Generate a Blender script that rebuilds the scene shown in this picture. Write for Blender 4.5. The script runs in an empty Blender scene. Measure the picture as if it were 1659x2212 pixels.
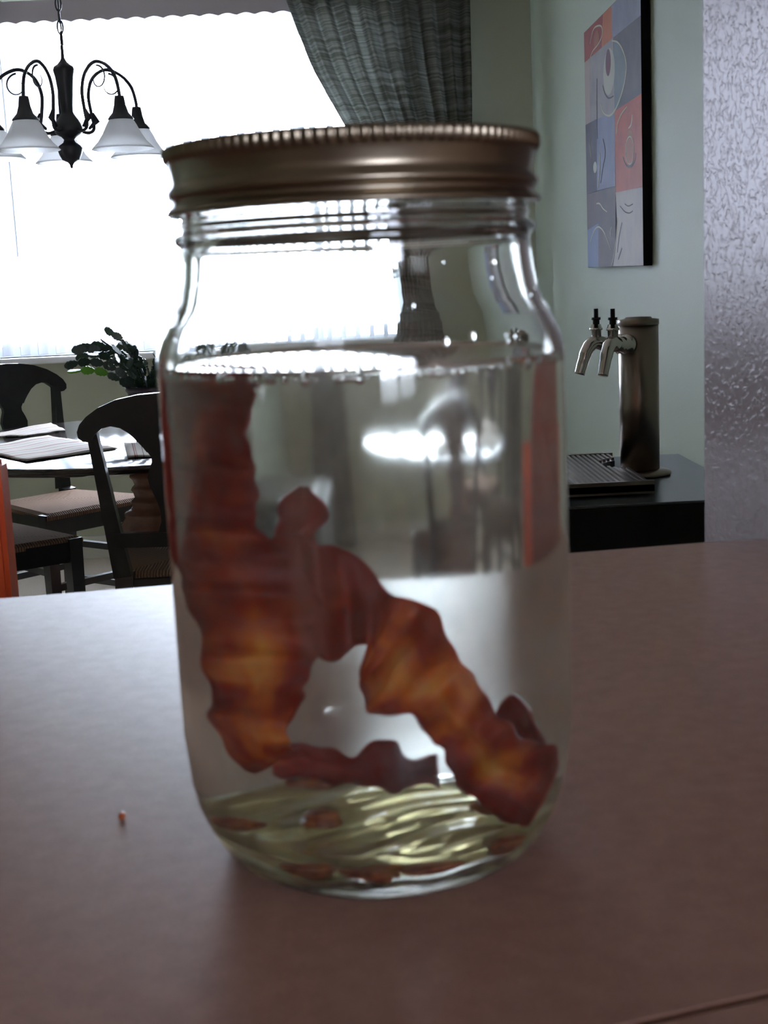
import bpy, bmesh, math, random
from mathutils import Vector, Matrix
C = bpy.context.scene.collection
SC = bpy.context.scene
PI = math.pi
random.seed(7)

# ------------------------------------------------------------------ camera
cam = bpy.data.cameras.new('camera')
cam.sensor_fit = 'VERTICAL'
cam.sensor_height = 36.0
cam.lens = 2900.0 * 36.0 / 2212.0
cam.clip_start = 0.02
cam.clip_end = 200
cam.dof.use_dof = True
cam.dof.focus_distance = 3.2
cam.dof.aperture_fstop = 38.0
cam_o = bpy.data.objects.new('camera', cam)
C.objects.link(cam_o)
_R = Vector((0.998534, -0.030578, -0.044667)); _U = Vector((0.049306, 0.173254, 0.983642)); _F = Vector((0.022339, 0.984402, -0.174508))
m = Matrix((_R, _U, -_F)).transposed().to_4x4()
m.translation = Vector((0, 0, 1.208))
cam_o.matrix_world = m
SC.camera = cam_o

# ------------------------------------------------------------------ world: bright overcast sky
w = bpy.data.worlds.new('sky')
SC.world = w
w.use_nodes = True
bg = w.node_tree.nodes['Background']
bg.inputs[0].default_value = (0.82, 0.89, 1.06, 1)
bg.inputs[1].default_value = 9.0

# daylight portals in the two window openings (guide sampling of the sky only)
def portal(name, loc, rot, sx, sy):
    l = bpy.data.lights.new(name, 'AREA'); l.shape = 'RECTANGLE'; l.size = sx; l.size_y = sy
    l.cycles.is_portal = True
    o = bpy.data.objects.new(name, l); C.objects.link(o); o.location = loc; o.rotation_euler = rot
portal('dining_window_portal', (-.775, 6.19, 1.64), (-PI/2, 0, 0), 2.24, 1.48)
portal('kitchen_window_portal', (1.15, -2.99, 1.56), (PI/2, 0, 0), 1.3, 1.1)

SC.view_settings.view_transform = 'Standard'
SC.view_settings.look = 'None'
SC.view_settings.gamma = 1.0
SC.view_settings.exposure = 2.5
SC.view_settings.use_curve_mapping = False
SC.cycles.max_bounces = 24
SC.cycles.transmission_bounces = 20
SC.cycles.glossy_bounces = 6
SC.cycles.diffuse_bounces = 5
SC.cycles.transparent_max_bounces = 16

# ------------------------------------------------------------------ helpers
def lin(r, g, b):
    f = lambda c: (c/255/12.92) if c <= 10 else ((c/255+.055)/1.055)**2.4
    return (f(r), f(g), f(b), 1)

def new_mat(name):
    mt = bpy.data.materials.new(name); mt.use_nodes = True
    nt = mt.node_tree
    return mt, nt, nt.nodes['Principled BSDF']

def mat(name, rgb, rough=.5, metal=0, spec=.5, noise=None, bump=None, coat=0):
    """rgb sRGB 0-255. noise=(scale, amount, rgb2). bump=(scale, strength, distance, stretch)"""
    mt, nt, b = new_mat(name)
    b.inputs['Base Color'].default_value = lin(*rgb)
    b.inputs['Roughness'].default_value = rough
    b.inputs['Metallic'].default_value = metal
    b.inputs['Specular IOR Level'].default_value = spec
    b.inputs['Coat Weight'].default_value = coat
    tc = nt.nodes.new('ShaderNodeTexCoord')
    if noise:
        n = nt.nodes.new('ShaderNodeTexNoise'); n.inputs['Scale'].default_value = noise[0]; n.inputs['Detail'].default_value = 4
        nt.links.new(tc.outputs['Object'], n.inputs['Vector'])
        rp = nt.nodes.new('ShaderNodeValToRGB')
        rp.color_ramp.elements[0].position = .35; rp.color_ramp.elements[1].position = .68
        rp.color_ramp.elements[0].color = lin(*rgb); rp.color_ramp.elements[1].color = lin(*noise[2])
        nt.links.new(n.outputs['Fac'], rp.inputs['Fac']); nt.links.new(rp.outputs['Color'], b.inputs['Base Color'])
    if bump:
        n = nt.nodes.new('ShaderNodeTexNoise'); n.inputs['Scale'].default_value = bump[0]; n.inputs['Detail'].default_value = 3
        mp = nt.nodes.new('ShaderNodeMapping'); mp.inputs['Scale'].default_value = bump[3] if len(bump) > 3 else (1, 1, 1)
        nt.links.new(tc.outputs['Object'], mp.inputs['Vector']); nt.links.new(mp.outputs['Vector'], n.inputs['Vector'])
        bp = nt.nodes.new('ShaderNodeBump'); bp.inputs['Strength'].default_value = bump[1]; bp.inputs['Distance'].default_value = bump[2]
        nt.links.new(n.outputs['Fac'], bp.inputs['Height']); nt.links.new(bp.outputs['Normal'], b.inputs['Normal'])
    return mt

def glass_mat(name, rgb, ior, rough=0.0):
    mt, nt, b = new_mat(name)
    nt.nodes.remove(b)
    g = nt.nodes.new('ShaderNodeBsdfGlass'); g.inputs['Color'].default_value = (*rgb, 1)
    g.inputs['IOR'].default_value = ior; g.inputs['Roughness'].default_value = rough
    nt.links.new(g.outputs[0], nt.nodes['Material Output'].inputs['Surface'])
    return mt

def pane_mat(name, tr=(.95, .97, .97)):
    mt, nt, b = new_mat(name); nt.nodes.remove(b)
    t = nt.nodes.new('ShaderNodeBsdfTransparent'); t.inputs[0].default_value = (*tr, 1)
    g = nt.nodes.new('ShaderNodeBsdfGlossy'); g.inputs['Roughness'].default_value = .02
    f = nt.nodes.new('ShaderNodeFresnel'); f.inputs[0].default_value = 1.3
    x = nt.nodes.new('ShaderNodeMixShader')
    nt.links.new(f.outputs[0], x.inputs[0]); nt.links.new(t.outputs[0], x.inputs[1]); nt.links.new(g.outputs[0], x.inputs[2])
    nt.links.new(x.outputs[0], nt.nodes['Material Output'].inputs['Surface'])
    return mt

def cloth_mat(name, rgb, transl, slub=None):
    """diffuse + translucent; slub=(scale vector, rgb2)"""
    mt, nt, b = new_mat(name); nt.nodes.remove(b)
    d = nt.nodes.new('ShaderNodeBsdfDiffuse'); t = nt.nodes.new('ShaderNodeBsdfTranslucent'); x = nt.nodes.new('ShaderNodeMixShader')
    d.inputs[0].default_value = lin(*rgb); t.inputs[0].default_value = lin(*rgb); x.inputs[0].default_value = transl
    if slub:
        tc = nt.nodes.new('ShaderNodeTexCoord'); mp = nt.nodes.new('ShaderNodeMapping'); mp.inputs['Scale'].default_value = slub[0]
        n = nt.nodes.new('ShaderNodeTexNoise'); n.inputs['Scale'].default_value = 1; n.inputs['Detail'].default_value = 3
        rp = nt.nodes.new('ShaderNodeValToRGB'); rp.color_ramp.elements[0].position = .38; rp.color_ramp.elements[1].position = .62
        rp.color_ramp.elements[0].color = lin(*rgb); rp.color_ramp.elements[1].color = lin(*slub[1])
        nt.links.new(tc.outputs['Object'], mp.inputs[0]); nt.links.new(mp.outputs[0], n.inputs['Vector'])
        nt.links.new(n.outputs['Fac'], rp.inputs[0])
        nt.links.new(rp.outputs[0], d.inputs[0]); nt.links.new(rp.outputs[0], t.inputs[0])
    nt.links.new(d.outputs[0], x.inputs[1]); nt.links.new(t.outputs[0], x.inputs[2])
    nt.links.new(x.outputs[0], nt.nodes['Material Output'].inputs['Surface'])
    return mt

def link(name, me, parent=None, smooth=False, mats=None):
    o = bpy.data.objects.new(name, me); C.objects.link(o)
    for mt in (mats if isinstance(mats, (list, tuple)) else [mats]):
        if mt: me.materials.append(mt)
    if smooth:
        me.polygons.foreach_set('use_smooth', [True]*len(me.polygons))
    if parent: o.parent = parent
    return o

def obj(name, bm, mats, parent=None, smooth=False):
    me = bpy.data.meshes.new(name)
    bmesh.ops.recalc_face_normals(bm, faces=bm.faces)
    bm.to_mesh(me); bm.free()
    return link(name, me, parent, smooth, mats)

def tag(o, label=None, cat=None, group=None, kind=None):
    if label: o['label'] = label
    if cat: o['category'] = cat
    if group: o['group'] = group
    if kind: o['kind'] = kind
    return o

def empty(name, loc=(0, 0, 0), rz=0):
    o = bpy.data.objects.new(name, None); C.objects.link(o); o.location = loc; o.rotation_euler = (0, 0, rz)
    o.empty_display_size = .05
    return o

def box(bm, x0, x1, y0, y1, z0, z1, bev=0):
    r = bmesh.ops.create_cube(bm, size=1)
    for v in r['verts']:
        v.co = Vector(((x0+x1)/2+v.co.x*(x1-x0), (y0+y1)/2+v.co.y*(y1-y0), (z0+z1)/2+v.co.z*(z1-z0)))
    if bev:
        es = list({e for v in r['verts'] for e in v.link_edges})
        bmesh.ops.bevel(bm, geom=es, offset=bev, segments=2, affect='EDGES', profile=.5)

def prism(bm, pts, z0, z1):
    a = [bm.verts.new((p[0], p[1], z0)) for p in pts]; b = [bm.verts.new((p[0], p[1], z1)) for p in pts]
    n = len(pts)
    bm.faces.new(a[::-1]); bm.faces.new(b)
    for i in range(n): bm.faces.new((a[i], a[(i+1) % n], b[(i+1) % n], b[i]))

def lathe(bm, prof, seg=48, mod=None, center=(0, 0, 0)):
    """prof list of (r,z); closes on axis where r<1e-6"""
    rings = []
    for r, z in prof:
        if r < 1e-6:
            rings.append([bm.verts.new((center[0], center[1], center[2]+z))])
        else:
            row = []
            for i in range(seg):
                t = 2*PI*i/seg
                rr = r + (mod(r, z, t) if mod else 0)
                row.append(bm.verts.new((center[0]+rr*math.cos(t), center[1]+rr*math.sin(t), center[2]+z)))
            rings.append(row)
    for a, b in zip(rings, rings[1:]):
        if len(a) == 1 and len(b) == 1: continue
        for i in range(seg):
            j = (i+1) % seg
            if len(a) == 1: bm.faces.new((a[0], b[j], b[i]))
            elif len(b) == 1: bm.faces.new((a[i], a[j], b[0]))
            else: bm.faces.new((a[i], a[j], b[j], b[i]))

def tube(bm, pts, rad, seg=8, cap=True, flat=None):
    """swept tube; rad number or list. flat=(axis vector, factor) squashes"""
    pts = [Vector(p) for p in pts]; n = len(pts)
    rr = rad if isinstance(rad, (list, tuple)) else [rad]*n
    t0 = (pts[1]-pts[0]).normalized()
    up = Vector((0, 0, 1)) if abs(t0.z) < .9 else Vector((1, 0, 0))
    nx = t0.cross(up).normalized(); rows = []
    for i, p in enumerate(pts):
        t = (pts[min(i+1, n-1)]-pts[max(i-1, 0)]).normalized()
        nx = (nx - t*nx.dot(t)).normalized(); ny = t.cross(nx)
        rows.append([bm.verts.new(p + (nx*math.cos(2*PI*k/seg)+ny*math.sin(2*PI*k/seg))*rr[i]) for k in range(seg)])
    for a, b in zip(rows, rows[1:]):
        for k in range(seg): bm.faces.new((a[k], a[(k+1) % seg], b[(k+1) % seg], b[k]))
    if cap: bm.faces.new(rows[0][::-1]); bm.faces.new(rows[-1])

def spline(pts, n=8):
    """Catmull-Rom through points (tuples of any dimension)"""
    out = []; P = [pts[0]]+list(pts)+[pts[-1]]
    for i in range(1, len(P)-2):
        for k in range(n):
            t = k/n
            out.append(tuple(.5*((2*b)+(-a+c)*t+(2*a-5*b+4*c-d)*t*t+(-a+3*b-3*c+d)*t**3) for a, b, c, d in zip(P[i-1], P[i], P[i+1], P[i+2])))
    out.append(tuple(pts[-1]))
    return out

def bar(bm, a, b, w, d, w2=None, d2=None, side=(1, 0, 0)):
    """tapered rectangular bar from a to b; w along side, d across"""
    a = Vector(a); b = Vector(b); t = (b-a).normalized(); s = Vector(side); s = (s-t*s.dot(t)).normalized(); u = t.cross(s)
    w2 = w2 or w; d2 = d2 or d
    q = []
    for p, ww, dd in ((a, w, d), (b, w2, d2)):
        q.append([bm.verts.new(p+s*ww/2*i+u*dd/2*j) for i, j in ((-1, -1), (1, -1), (1, 1), (-1, 1))])
    bm.faces.new(q[0][::-1]); bm.faces.new(q[1])
    for k in range(4): bm.faces.new((q[0][k], q[0][(k+1) % 4], q[1][(k+1) % 4], q[1][k]))

def plate(bm, outline, y0, y1, curve=None):
    """outline list of (x,z) extruded in y from y0 to y1"""
    f = curve or (lambda x, z: 0)
    a = [bm.verts.new((x, y0+f(x, z), z)) for x, z in outline]; b = [bm.verts.new((x, y1+f(x, z), z)) for x, z in outline]
    n = len(outline)
    bm.faces.new(a); bm.faces.new(b[::-1])
    for i in range(n): bm.faces.new((a[(i+1) % n], a[i], b[i], b[(i+1) % n]))

# ------------------------------------------------------------------ materials
M = {}
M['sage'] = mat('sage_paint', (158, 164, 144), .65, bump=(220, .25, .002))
M['sage_lightened'] = mat('sage_paint_lightened', (188, 190, 170), .7, bump=(220, .25, .002))  # same sage paint, lightened to offset weak indirect light on the window wall
M['white_paint'] = mat('white_paint', (215, 213, 206), .5)
M['ceiling'] = mat('ceiling_paint', (214, 204, 190), .8, bump=(150, .3, .003))
M['carpet'] = mat('beige_carpet', (196, 184, 168), .95, spec=.1, noise=(300, 1, (172, 160, 146)), bump=(500, .5, .004))
M['kitchen_wall'] = mat('kitchen_wall_paint', (208, 182, 158), .6)
M['concrete'] = mat('pale_concrete', (190, 190, 188), .9, noise=(3, 1, (176, 176, 172)))
M['vinyl'] = mat('white_vinyl', (225, 228, 232), .4)
M['pane'] = pane_mat('window_glass'); M['pane_dimming'] = pane_mat('light_dimming_glass', (.70, .70, .72))  # second pane: tint added only to dim daylight from the kitchen side
M['vane'] = cloth_mat('blind_vane_vinyl', (238, 240, 244), .55)
M['hem'] = cloth_mat('blind_hem', (150, 148, 158), .08)
M['valance'] = mat('blind_valance', (184, 178, 186), .7)
M['curtain'] = cloth_mat('dark_linen', (112, 113, 107), .48, slub=((4, 4, 110), (152, 154, 150)))
M['iron'] = mat('black_iron', (38, 38, 46), .45, spec=.5)
M['bronze'] = mat('dark_bronze', (50, 44, 48), .4, metal=.2)
M['alabaster'] = cloth_mat('alabaster_glass', (250, 250, 251), .92)
M['black_wood'] = mat('black_lacquer_wood', (26, 25, 27), .28, spec=.5, noise=(30, 1, (34, 31, 31)))
M['brown_wood'] = mat('brown_turned_wood', (156, 116, 98), .25, noise=(14, 1, (128, 90, 74)))
M['table_top'] = mat('dark_gloss_table', (38, 32, 32), .1, spec=.6, noise=(20, 1, (52, 42, 38)))
M['orange_wood'] = mat('orange_stained_wood', (222, 92, 44), .35, noise=(18, 1, (204, 76, 36)))
M['stool_back'] = mat('orange_wood_shade_darkened', (128, 46, 34), .4, noise=(18, 1, (108, 38, 30)))  # stool wood darkened: shade on the unlit back is put into the colour
M['leaf'] = mat('cactus_green', (44, 66, 48), .45, noise=(40, 1, (30, 48, 36)))
M['leaf_bright'] = mat('cactus_young_green', (92, 150, 30), .45)
M['pot'] = mat('dark_plum_pot', (52, 40, 52), .3)
M['soil'] = mat('soil', (42, 34, 28), .95)
M['steel'] = mat('brushed_steel', (142, 130, 122), .3, metal=1)
M['chrome'] = mat('chrome', (205, 202, 200), .1, metal=1)
M['black_plastic'] = mat('black_plastic', (22, 22, 26), .4)
M['keg_black'] = mat('black_cooler_enamel', (14, 14, 17), .5, spec=.25, bump=(400, .2, .001))
M['keg_top'] = mat('dark_grey_cooler_top', (58, 64, 72), .28, spec=.8, bump=(500, .1, .0005))
M['canvas_edge'] = mat('black_canvas_edge', (10, 10, 14), .8, spec=.2)
M['tin'] = mat('tinned_band', (130, 119, 102), .30, metal=1)
M['disc'] = mat('lid_disc', (150, 138, 122), .35, metal=1)
M['glass'] = glass_mat('jar_glass', (.985, .99, .98), 1.50)
M['water'] = glass_mat('jar_liquid', (.985, .985, .96), 1.33, .07)
def greasy(mt):
    nt = mt.node_tree; out = nt.nodes['Material Output']; g = out.inputs['Surface'].links[0].from_node
    d = nt.nodes.new('ShaderNodeBsdfTranslucent'); d.inputs[0].default_value = (.92, .90, .84, 1)
    tc = nt.nodes.new('ShaderNodeTexCoord'); n = nt.nodes.new('ShaderNodeTexNoise'); n.inputs['Scale'].default_value = 260; n.inputs['Detail'].default_value = 6
    mp = nt.nodes.new('ShaderNodeMapping'); mp.inputs['Scale'].default_value = (1, 1, .6)
    nt.links.new(tc.outputs['Object'], mp.inputs[0]); nt.links.new(mp.outputs[0], n.inputs['Vector'])
    k = nt.nodes.new('ShaderNodeMapRange'); k.inputs['From Min'].default_value = .35; k.inputs['From Max'].default_value = .7; k.inputs['To Min'].default_value = .02; k.inputs['To Max'].default_value = .14
    nt.links.new(n.outputs['Fac'], k.inputs[0])
    x = nt.nodes.new('ShaderNodeMixShader'); nt.links.new(k.outputs[0], x.inputs[0]); nt.links.new(g.outputs[0], x.inputs[1]); nt.links.new(d.outputs[0], x.inputs[2])
    nt.links.new(x.outputs[0], out.inputs['Surface'])
greasy(M['water'])
M['bubble'] = glass_mat('bubble_air', (1, 1, 1), .75)

# laminate: warm taupe with a fine fleck
def laminate():
    mt, nt, b = new_mat('taupe_laminate')
    tc = nt.nodes.new('ShaderNodeTexCoord')
    n1 = nt.nodes.new('ShaderNodeTexNoise'); n1.inputs['Scale'].default_value = 160; n1.inputs['Detail'].default_value = 5
    n2 = nt.nodes.new('ShaderNodeTexNoise'); n2.inputs['Scale'].default_value = 900; n2.inputs['Detail'].default_value = 2
    for n in (n1, n2): nt.links.new(tc.outputs['Object'], n.inputs['Vector'])
    r1 = nt.nodes.new('ShaderNodeValToRGB'); r1.color_ramp.elements[0].position = .3; r1.color_ramp.elements[1].position = .7
    r1.color_ramp.elements[0].color = lin(146, 112, 99); r1.color_ramp.elements[1].color = lin(158, 124, 110)
    mx = nt.nodes.new('ShaderNodeMixRGB'); mx.blend_type = 'OVERLAY'; mx.inputs[0].default_value = .18
    nt.links.new(n1.outputs['Fac'], r1.inputs[0]); nt.links.new(r1.outputs[0], mx.inputs[1]); nt.links.new(n2.outputs['Fac'], mx.inputs[2])
    nt.links.new(mx.outputs[0], b.inputs['Base Color'])
    b.inputs['Roughness'].default_value = .30; b.inputs['Specular IOR Level'].default_value = .08
    bp = nt.nodes.new('ShaderNodeBump'); bp.inputs['Strength'].default_value = .06; bp.inputs['Distance'].default_value = .0002
    nt.links.new(n2.outputs['Fac'], bp.inputs['Height']); nt.links.new(bp.outputs[0], b.inputs['Normal'])
    return mt
M['laminate'] = laminate()
M['seam'] = mat('seam_filler', (26, 18, 18), .9, spec=.1)

# glossy wall with a crackled drag texture
def crackle():
    mt, nt, b = new_mat('crackle_textured_paint')
    tc = nt.nodes.new('ShaderNodeTexCoord')
    mp = nt.nodes.new('ShaderNodeMapping'); mp.inputs['Scale'].default_value = (1, 1, .42)
    n1 = nt.nodes.new('ShaderNodeTexNoise'); n1.inputs['Scale'].default_value = 520; n1.inputs['Detail'].default_value = 4; n1.inputs['Distortion'].default_value = .6
    n2 = nt.nodes.new('ShaderNodeTexNoise'); n2.inputs['Scale'].default_value = 700; n2.inputs['Detail'].default_value = 2
    nt.links.new(tc.outputs['Object'], mp.inputs[0]); nt.links.new(mp.outputs[0], n1.inputs['Vector']); nt.links.new(tc.outputs['Object'], n2.inputs['Vector'])
    rp = nt.nodes.new('ShaderNodeValToRGB'); rp.color_ramp.elements[0].position = .50; rp.color_ramp.elements[1].position = .56
    nt.links.new(n1.outputs['Fac'], rp.inputs[0])
    ad = nt.nodes.new('ShaderNodeMath'); ad.operation = 'MULTIPLY_ADD'; ad.inputs[1].default_value = .35
    nt.links.new(n2.outputs['Fac'], ad.inputs[0]); nt.links.new(rp.outputs[0], ad.inputs[2])
    bp = nt.nodes.new('ShaderNodeBump'); bp.inputs['Strength'].default_value = .12; bp.inputs['Distance'].default_value = .0004
    nt.links.new(ad.outputs[0], bp.inputs['Height']); nt.links.new(bp.outputs[0], b.inputs['Normal'])
    b.inputs['Base Color'].default_value = lin(78, 68, 62); b.inputs['Roughness'].default_value = .17; b.inputs['Specular IOR Level'].default_value = .37
    return mt
M['crackle'] = crackle()

# rush seat weave
def rush():
    mt, nt, b = new_mat('woven_rush')
    uv = nt.nodes.new('ShaderNodeUVMap')
    wv = nt.nodes.new('ShaderNodeTexWave'); wv.inputs['Scale'].default_value = 9; wv.inputs['Distortion'].default_value = 1.2; wv.inputs['Detail'].default_value = 2
    nt.links.new(uv.outputs[0], wv.inputs['Vector'])
    rp = nt.nodes.new('ShaderNodeValToRGB'); rp.color_ramp.elements[0].color = lin(92, 70, 54); rp.color_ramp.elements[1].color = lin(140, 112, 92)
    nt.links.new(wv.outputs['Color'], rp.inputs[0]); nt.links.new(rp.outputs[0], b.inputs['Base Color'])
    bp = nt.nodes.new('ShaderNodeBump'); bp.inputs['Strength'].default_value = .6; bp.inputs['Distance'].default_value = .004
    nt.links.new(wv.outputs['Fac'], bp.inputs['Height']); nt.links.new(bp.outputs[0], b.inputs['Normal'])
    b.inputs['Roughness'].default_value = .85; b.inputs['Specular IOR Level'].default_value = .08
    return mt
M['rush'] = rush()

# striped placemat: cream with thin rust stripes across
def placemat_mat():
    mt, nt, b = new_mat('striped_placemat')
    uv = nt.nodes.new('ShaderNodeUVMap')
    sx = nt.nodes.new('ShaderNodeSeparateXYZ'); nt.links.new(uv.outputs[0], sx.inputs[0])
    ml = nt.nodes.new('ShaderNodeMath'); ml.operation = 'MULTIPLY'; ml.inputs[1].default_value = 5.0
    fr = nt.nodes.new('ShaderNodeMath'); fr.operation = 'FRACT'
    nt.links.new(sx.outputs[0], ml.inputs[0]); nt.links.new(ml.outputs[0], fr.inputs[0])
    rp = nt.nodes.new('ShaderNodeValToRGB'); rp.color_ramp.interpolation = 'CONSTANT'
    e = rp.color_ramp.elements
    e[0].position = 0; e[0].color = lin(182, 174, 166)
    e[1].position = .40; e[1].color = lin(120, 66, 60)
    for p, c in ((.46, (174, 160, 152)), (.52, (128, 82, 72)), (.56, (182, 174, 166)), (.90, (84, 72, 66)), (.94, (182, 174, 166))):
        k = e.new(p); k.color = lin(*c)
    nt.links.new(fr.outputs[0], rp.inputs[0]); nt.links.new(rp.outputs[0], b.inputs['Base Color'])
    b.inputs['Roughness'].default_value = .9; b.inputs['Specular IOR Level'].default_value = .1
    return mt
M['placemat'] = placemat_mat()

# cooked bacon: streaks of lean and fat running along the strip (UV.x across, UV.y along)
def bacon_mat(name, cols, transl=.5):
    mt, nt, b = new_mat(name); nt.nodes.remove(b)
    uv = nt.nodes.new('ShaderNodeUVMap'); uv.uv_map = 'UVMap'
    sp = nt.nodes.new('ShaderNodeSeparateXYZ'); nt.links.new(uv.outputs[0], sp.inputs[0])
    def math_(op, a, b_):
        k = nt.nodes.new('ShaderNodeMath'); k.operation = op
        for i, q in enumerate((a, b_)):
            if q is None: continue
            if isinstance(q, (int, float)): k.inputs[i].default_value = q
            else: nt.links.new(q, k.inputs[i])
        return k.outputs[0]
    # fat runs along the middle of the strip, lean along both edges
    e1 = math_('ABSOLUTE', math_('SUBTRACT', sp.outputs[0], .52), None)
    mid = math_('SUBTRACT', .5, e1)
    mp = nt.nodes.new('ShaderNodeMapping'); mp.inputs['Scale'].default_value = (1.8, .85, 1)
    n = nt.nodes.new('ShaderNodeTexNoise'); n.inputs['Scale'].default_value = 1.3; n.inputs['Detail'].default_value = 2.5; n.inputs['Distortion'].default_value = .5
    nt.links.new(uv.outputs[0], mp.inputs[0]); nt.links.new(mp.outputs[0], n.inputs['Vector'])
    # crease shade put into the colour as darker bands across the strip
    mc = nt.nodes.new('ShaderNodeMapping'); mc.inputs['Scale'].default_value = (.6, .8, 1); mc.inputs['Rotation'].default_value = (0, 0, .5)
    nc = nt.nodes.new('ShaderNodeTexNoise'); nc.inputs['Scale'].default_value = 1.5; nc.inputs['Detail'].default_value = 2
    nt.links.new(uv.outputs[0], mc.inputs[0]); nt.links.new(mc.outputs[0], nc.inputs['Vector'])
    cr = math_('ABSOLUTE', math_('SUBTRACT', nc.outputs['Fac'], .5), None)
    cr = math_('MINIMUM', math_('MULTIPLY', cr, 7.0), 1.0)
    uf = nt.nodes.new('ShaderNodeUVMap'); uf.uv_map = 'Fat'
    sf = nt.nodes.new('ShaderNodeSeparateXYZ'); nt.links.new(uf.outputs[0], sf.inputs[0])
    fac = math_('ADD', math_('MULTIPLY', mid, .55), math_('MULTIPLY', n.outputs['Fac'], .6))
    fac = math_('ADD', fac, math_('MULTIPLY', math_('SUBTRACT', sf.outputs[0], .3), .62))
    fac = math_('ADD', fac, math_('MULTIPLY', math_('SUBTRACT', cr, .8), .26))
    rp = nt.nodes.new('ShaderNodeValToRGB'); e = rp.color_ramp.elements
    e[0].position = .36; e[0].color = lin(*cols[0]); e[1].position = .92; e[1].color = lin(*cols[3])
    for p_, c_ in ((.55, cols[1]), (.74, cols[2])):
        k = e.new(p_); k.color = lin(*c_)
    nt.links.new(fac, rp.inputs[0])
    p = nt.nodes.new('ShaderNodeBsdfPrincipled'); p.inputs['Roughness'].default_value = .4
    t = nt.nodes.new('ShaderNodeBsdfTranslucent'); x = nt.nodes.new('ShaderNodeMixShader'); x.inputs[0].default_value = transl
    n2 = nt.nodes.new('ShaderNodeTexNoise'); n2.inputs['Scale'].default_value = 7; n2.inputs['Detail'].default_value = 2
    nt.links.new(uv.outputs[0], n2.inputs['Vector'])
    bp = nt.nodes.new('ShaderNodeBump'); bp.inputs['Strength'].default_value = .35; bp.inputs['Distance'].default_value = .001
    nt.links.new(n2.outputs['Fac'], bp.inputs['Height']); nt.links.new(bp.outputs[0], p.inputs['Normal'])
    nt.links.new(rp.outputs[0], p.inputs['Base Color']); nt.links.new(rp.outputs[0], t.inputs[0])
    nt.links.new(p.outputs[0], x.inputs[1]); nt.links.new(t.outputs[0], x.inputs[2])
    nt.links.new(x.outputs[0], nt.nodes['Material Output'].inputs['Surface'])
    return mt
M['bacon'] = bacon_mat('fried_bacon', ((150, 24, 18), (194, 66, 22), (238, 132, 34), (254, 190, 84)))
M['bacon_red'] = bacon_mat('fried_bacon_lean', ((150, 38, 36), (180, 60, 42), (208, 96, 50), (228, 138, 78)))
mt, nt, b = new_mat('settled_fat_film')
b.inputs['Base Color'].default_value = lin(232, 222, 170); b.inputs['Transmission Weight'].default_value = .86; b.inputs['Roughness'].default_value = .08; b.inputs['IOR'].default_value = 1.24
M['fat'] = mt
M['bit'] = mat('fried_bacon_bit', (120, 48, 30), .45, noise=(400, 1, (176, 104, 54)))

# ------------------------------------------------------------------ the setting
def struct(name, bm, mt, parent=None, smooth=False):
    o = obj(name, bm, mt, parent, smooth)
    if not parent: o['kind'] = 'structure'
    return o

XR = .858           # dining room right wall
XL = -3.2
YB = 6.0            # window wall
ZC = 2.75
WX0, WX1, WZ0, WZ1 = -1.88, .33, .915, 2.36     # dining window opening
KX0, KX1, KZ0, KZ1 = .5, 1.8, 1.02, 2.1         # kitchen window opening

bm = bmesh.new(); box(bm, XL-.15, 2.15, -3.15, 6.2, -.12, 0); struct('floor', bm, M['carpet'])
bm = bmesh.new(); box(bm, XL-.15, 2.15, -3.15, 6.2, ZC, ZC+.12); struct('ceiling', bm, M['ceiling'])
def wall_with_hole(name, y0, y1, xa, xb, hx0, hx1, hz0, hz1, mt):
    bm = bmesh.new()
    box(bm, xa, hx0, y0, y1, 0, ZC); box(bm, hx1, xb, y0, y1, 0, ZC)
    box(bm, hx0, hx1, y0, y1, 0, hz0); box(bm, hx0, hx1, y0, y1, hz1, ZC)
    struct(name, bm, mt)
wall_with_hole('wall_back', YB, YB+.18, XL, XR+.15, WX0, WX1, WZ0, WZ1, M['sage_lightened'])
wall_with_hole('wall_front', -3.0, -2.85, XL, 2.0, KX0, KX1, KZ0, KZ1, M['kitchen_wall'])
bm = bmesh.new(); box(bm, XR, XR+.15, .78, YB, 0, ZC); struct('wall_right', bm, M['sage'])
bm = bmesh.new(); box(bm, XL-.15, XL, -3.0, YB+.18, 0, ZC); struct('wall_left', bm, M['sage'])
bm = bmesh.new(); box(bm, 2.0, 2.15, -3.0, .78, 0, ZC); struct('wall_kitchen', bm, M['kitchen_wall'])
bm = bmesh.new(); prism(bm, [(.173, .648), (2.0, .648), (2.0, .78), (.232, .78)], 0, ZC); struct('wall_near_right', bm, M['crackle'])
bm = bmesh.new(); box(bm, XL, XR-.012, YB-.014, YB, 0, .1); struct('baseboard_back', bm, M['white_paint'])
bm = bmesh.new(); box(bm, XR-.014, XR, .79, YB-.014, 0, .1); struct('baseboard_right', bm, M['white_paint'])
# bar half wall under the counter
def off(t, d):   # point along the counter front line (t = x) moved back by d
    return (t-.28*d, .226+(t-.046)*.28+d*.96)
bm = bmesh.new(); prism(bm, [off(-1.35, .05), off(.9, .05), off(.9, .17), off(-1.35, .17)], 0, 1.0305)
struct('wall_bar', bm, M['kitchen_wall'])
# ground outside
bm = bmesh.new(); box(bm, -40, 40, 6.3, 80, -.4, -.3); struct('ground', bm, M['concrete'])
bm = bmesh.new(); box(bm, -40, 40, -80, -3.2, -.4, -.3); struct('ground_kitchen_side', bm, M['concrete'])

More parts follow.
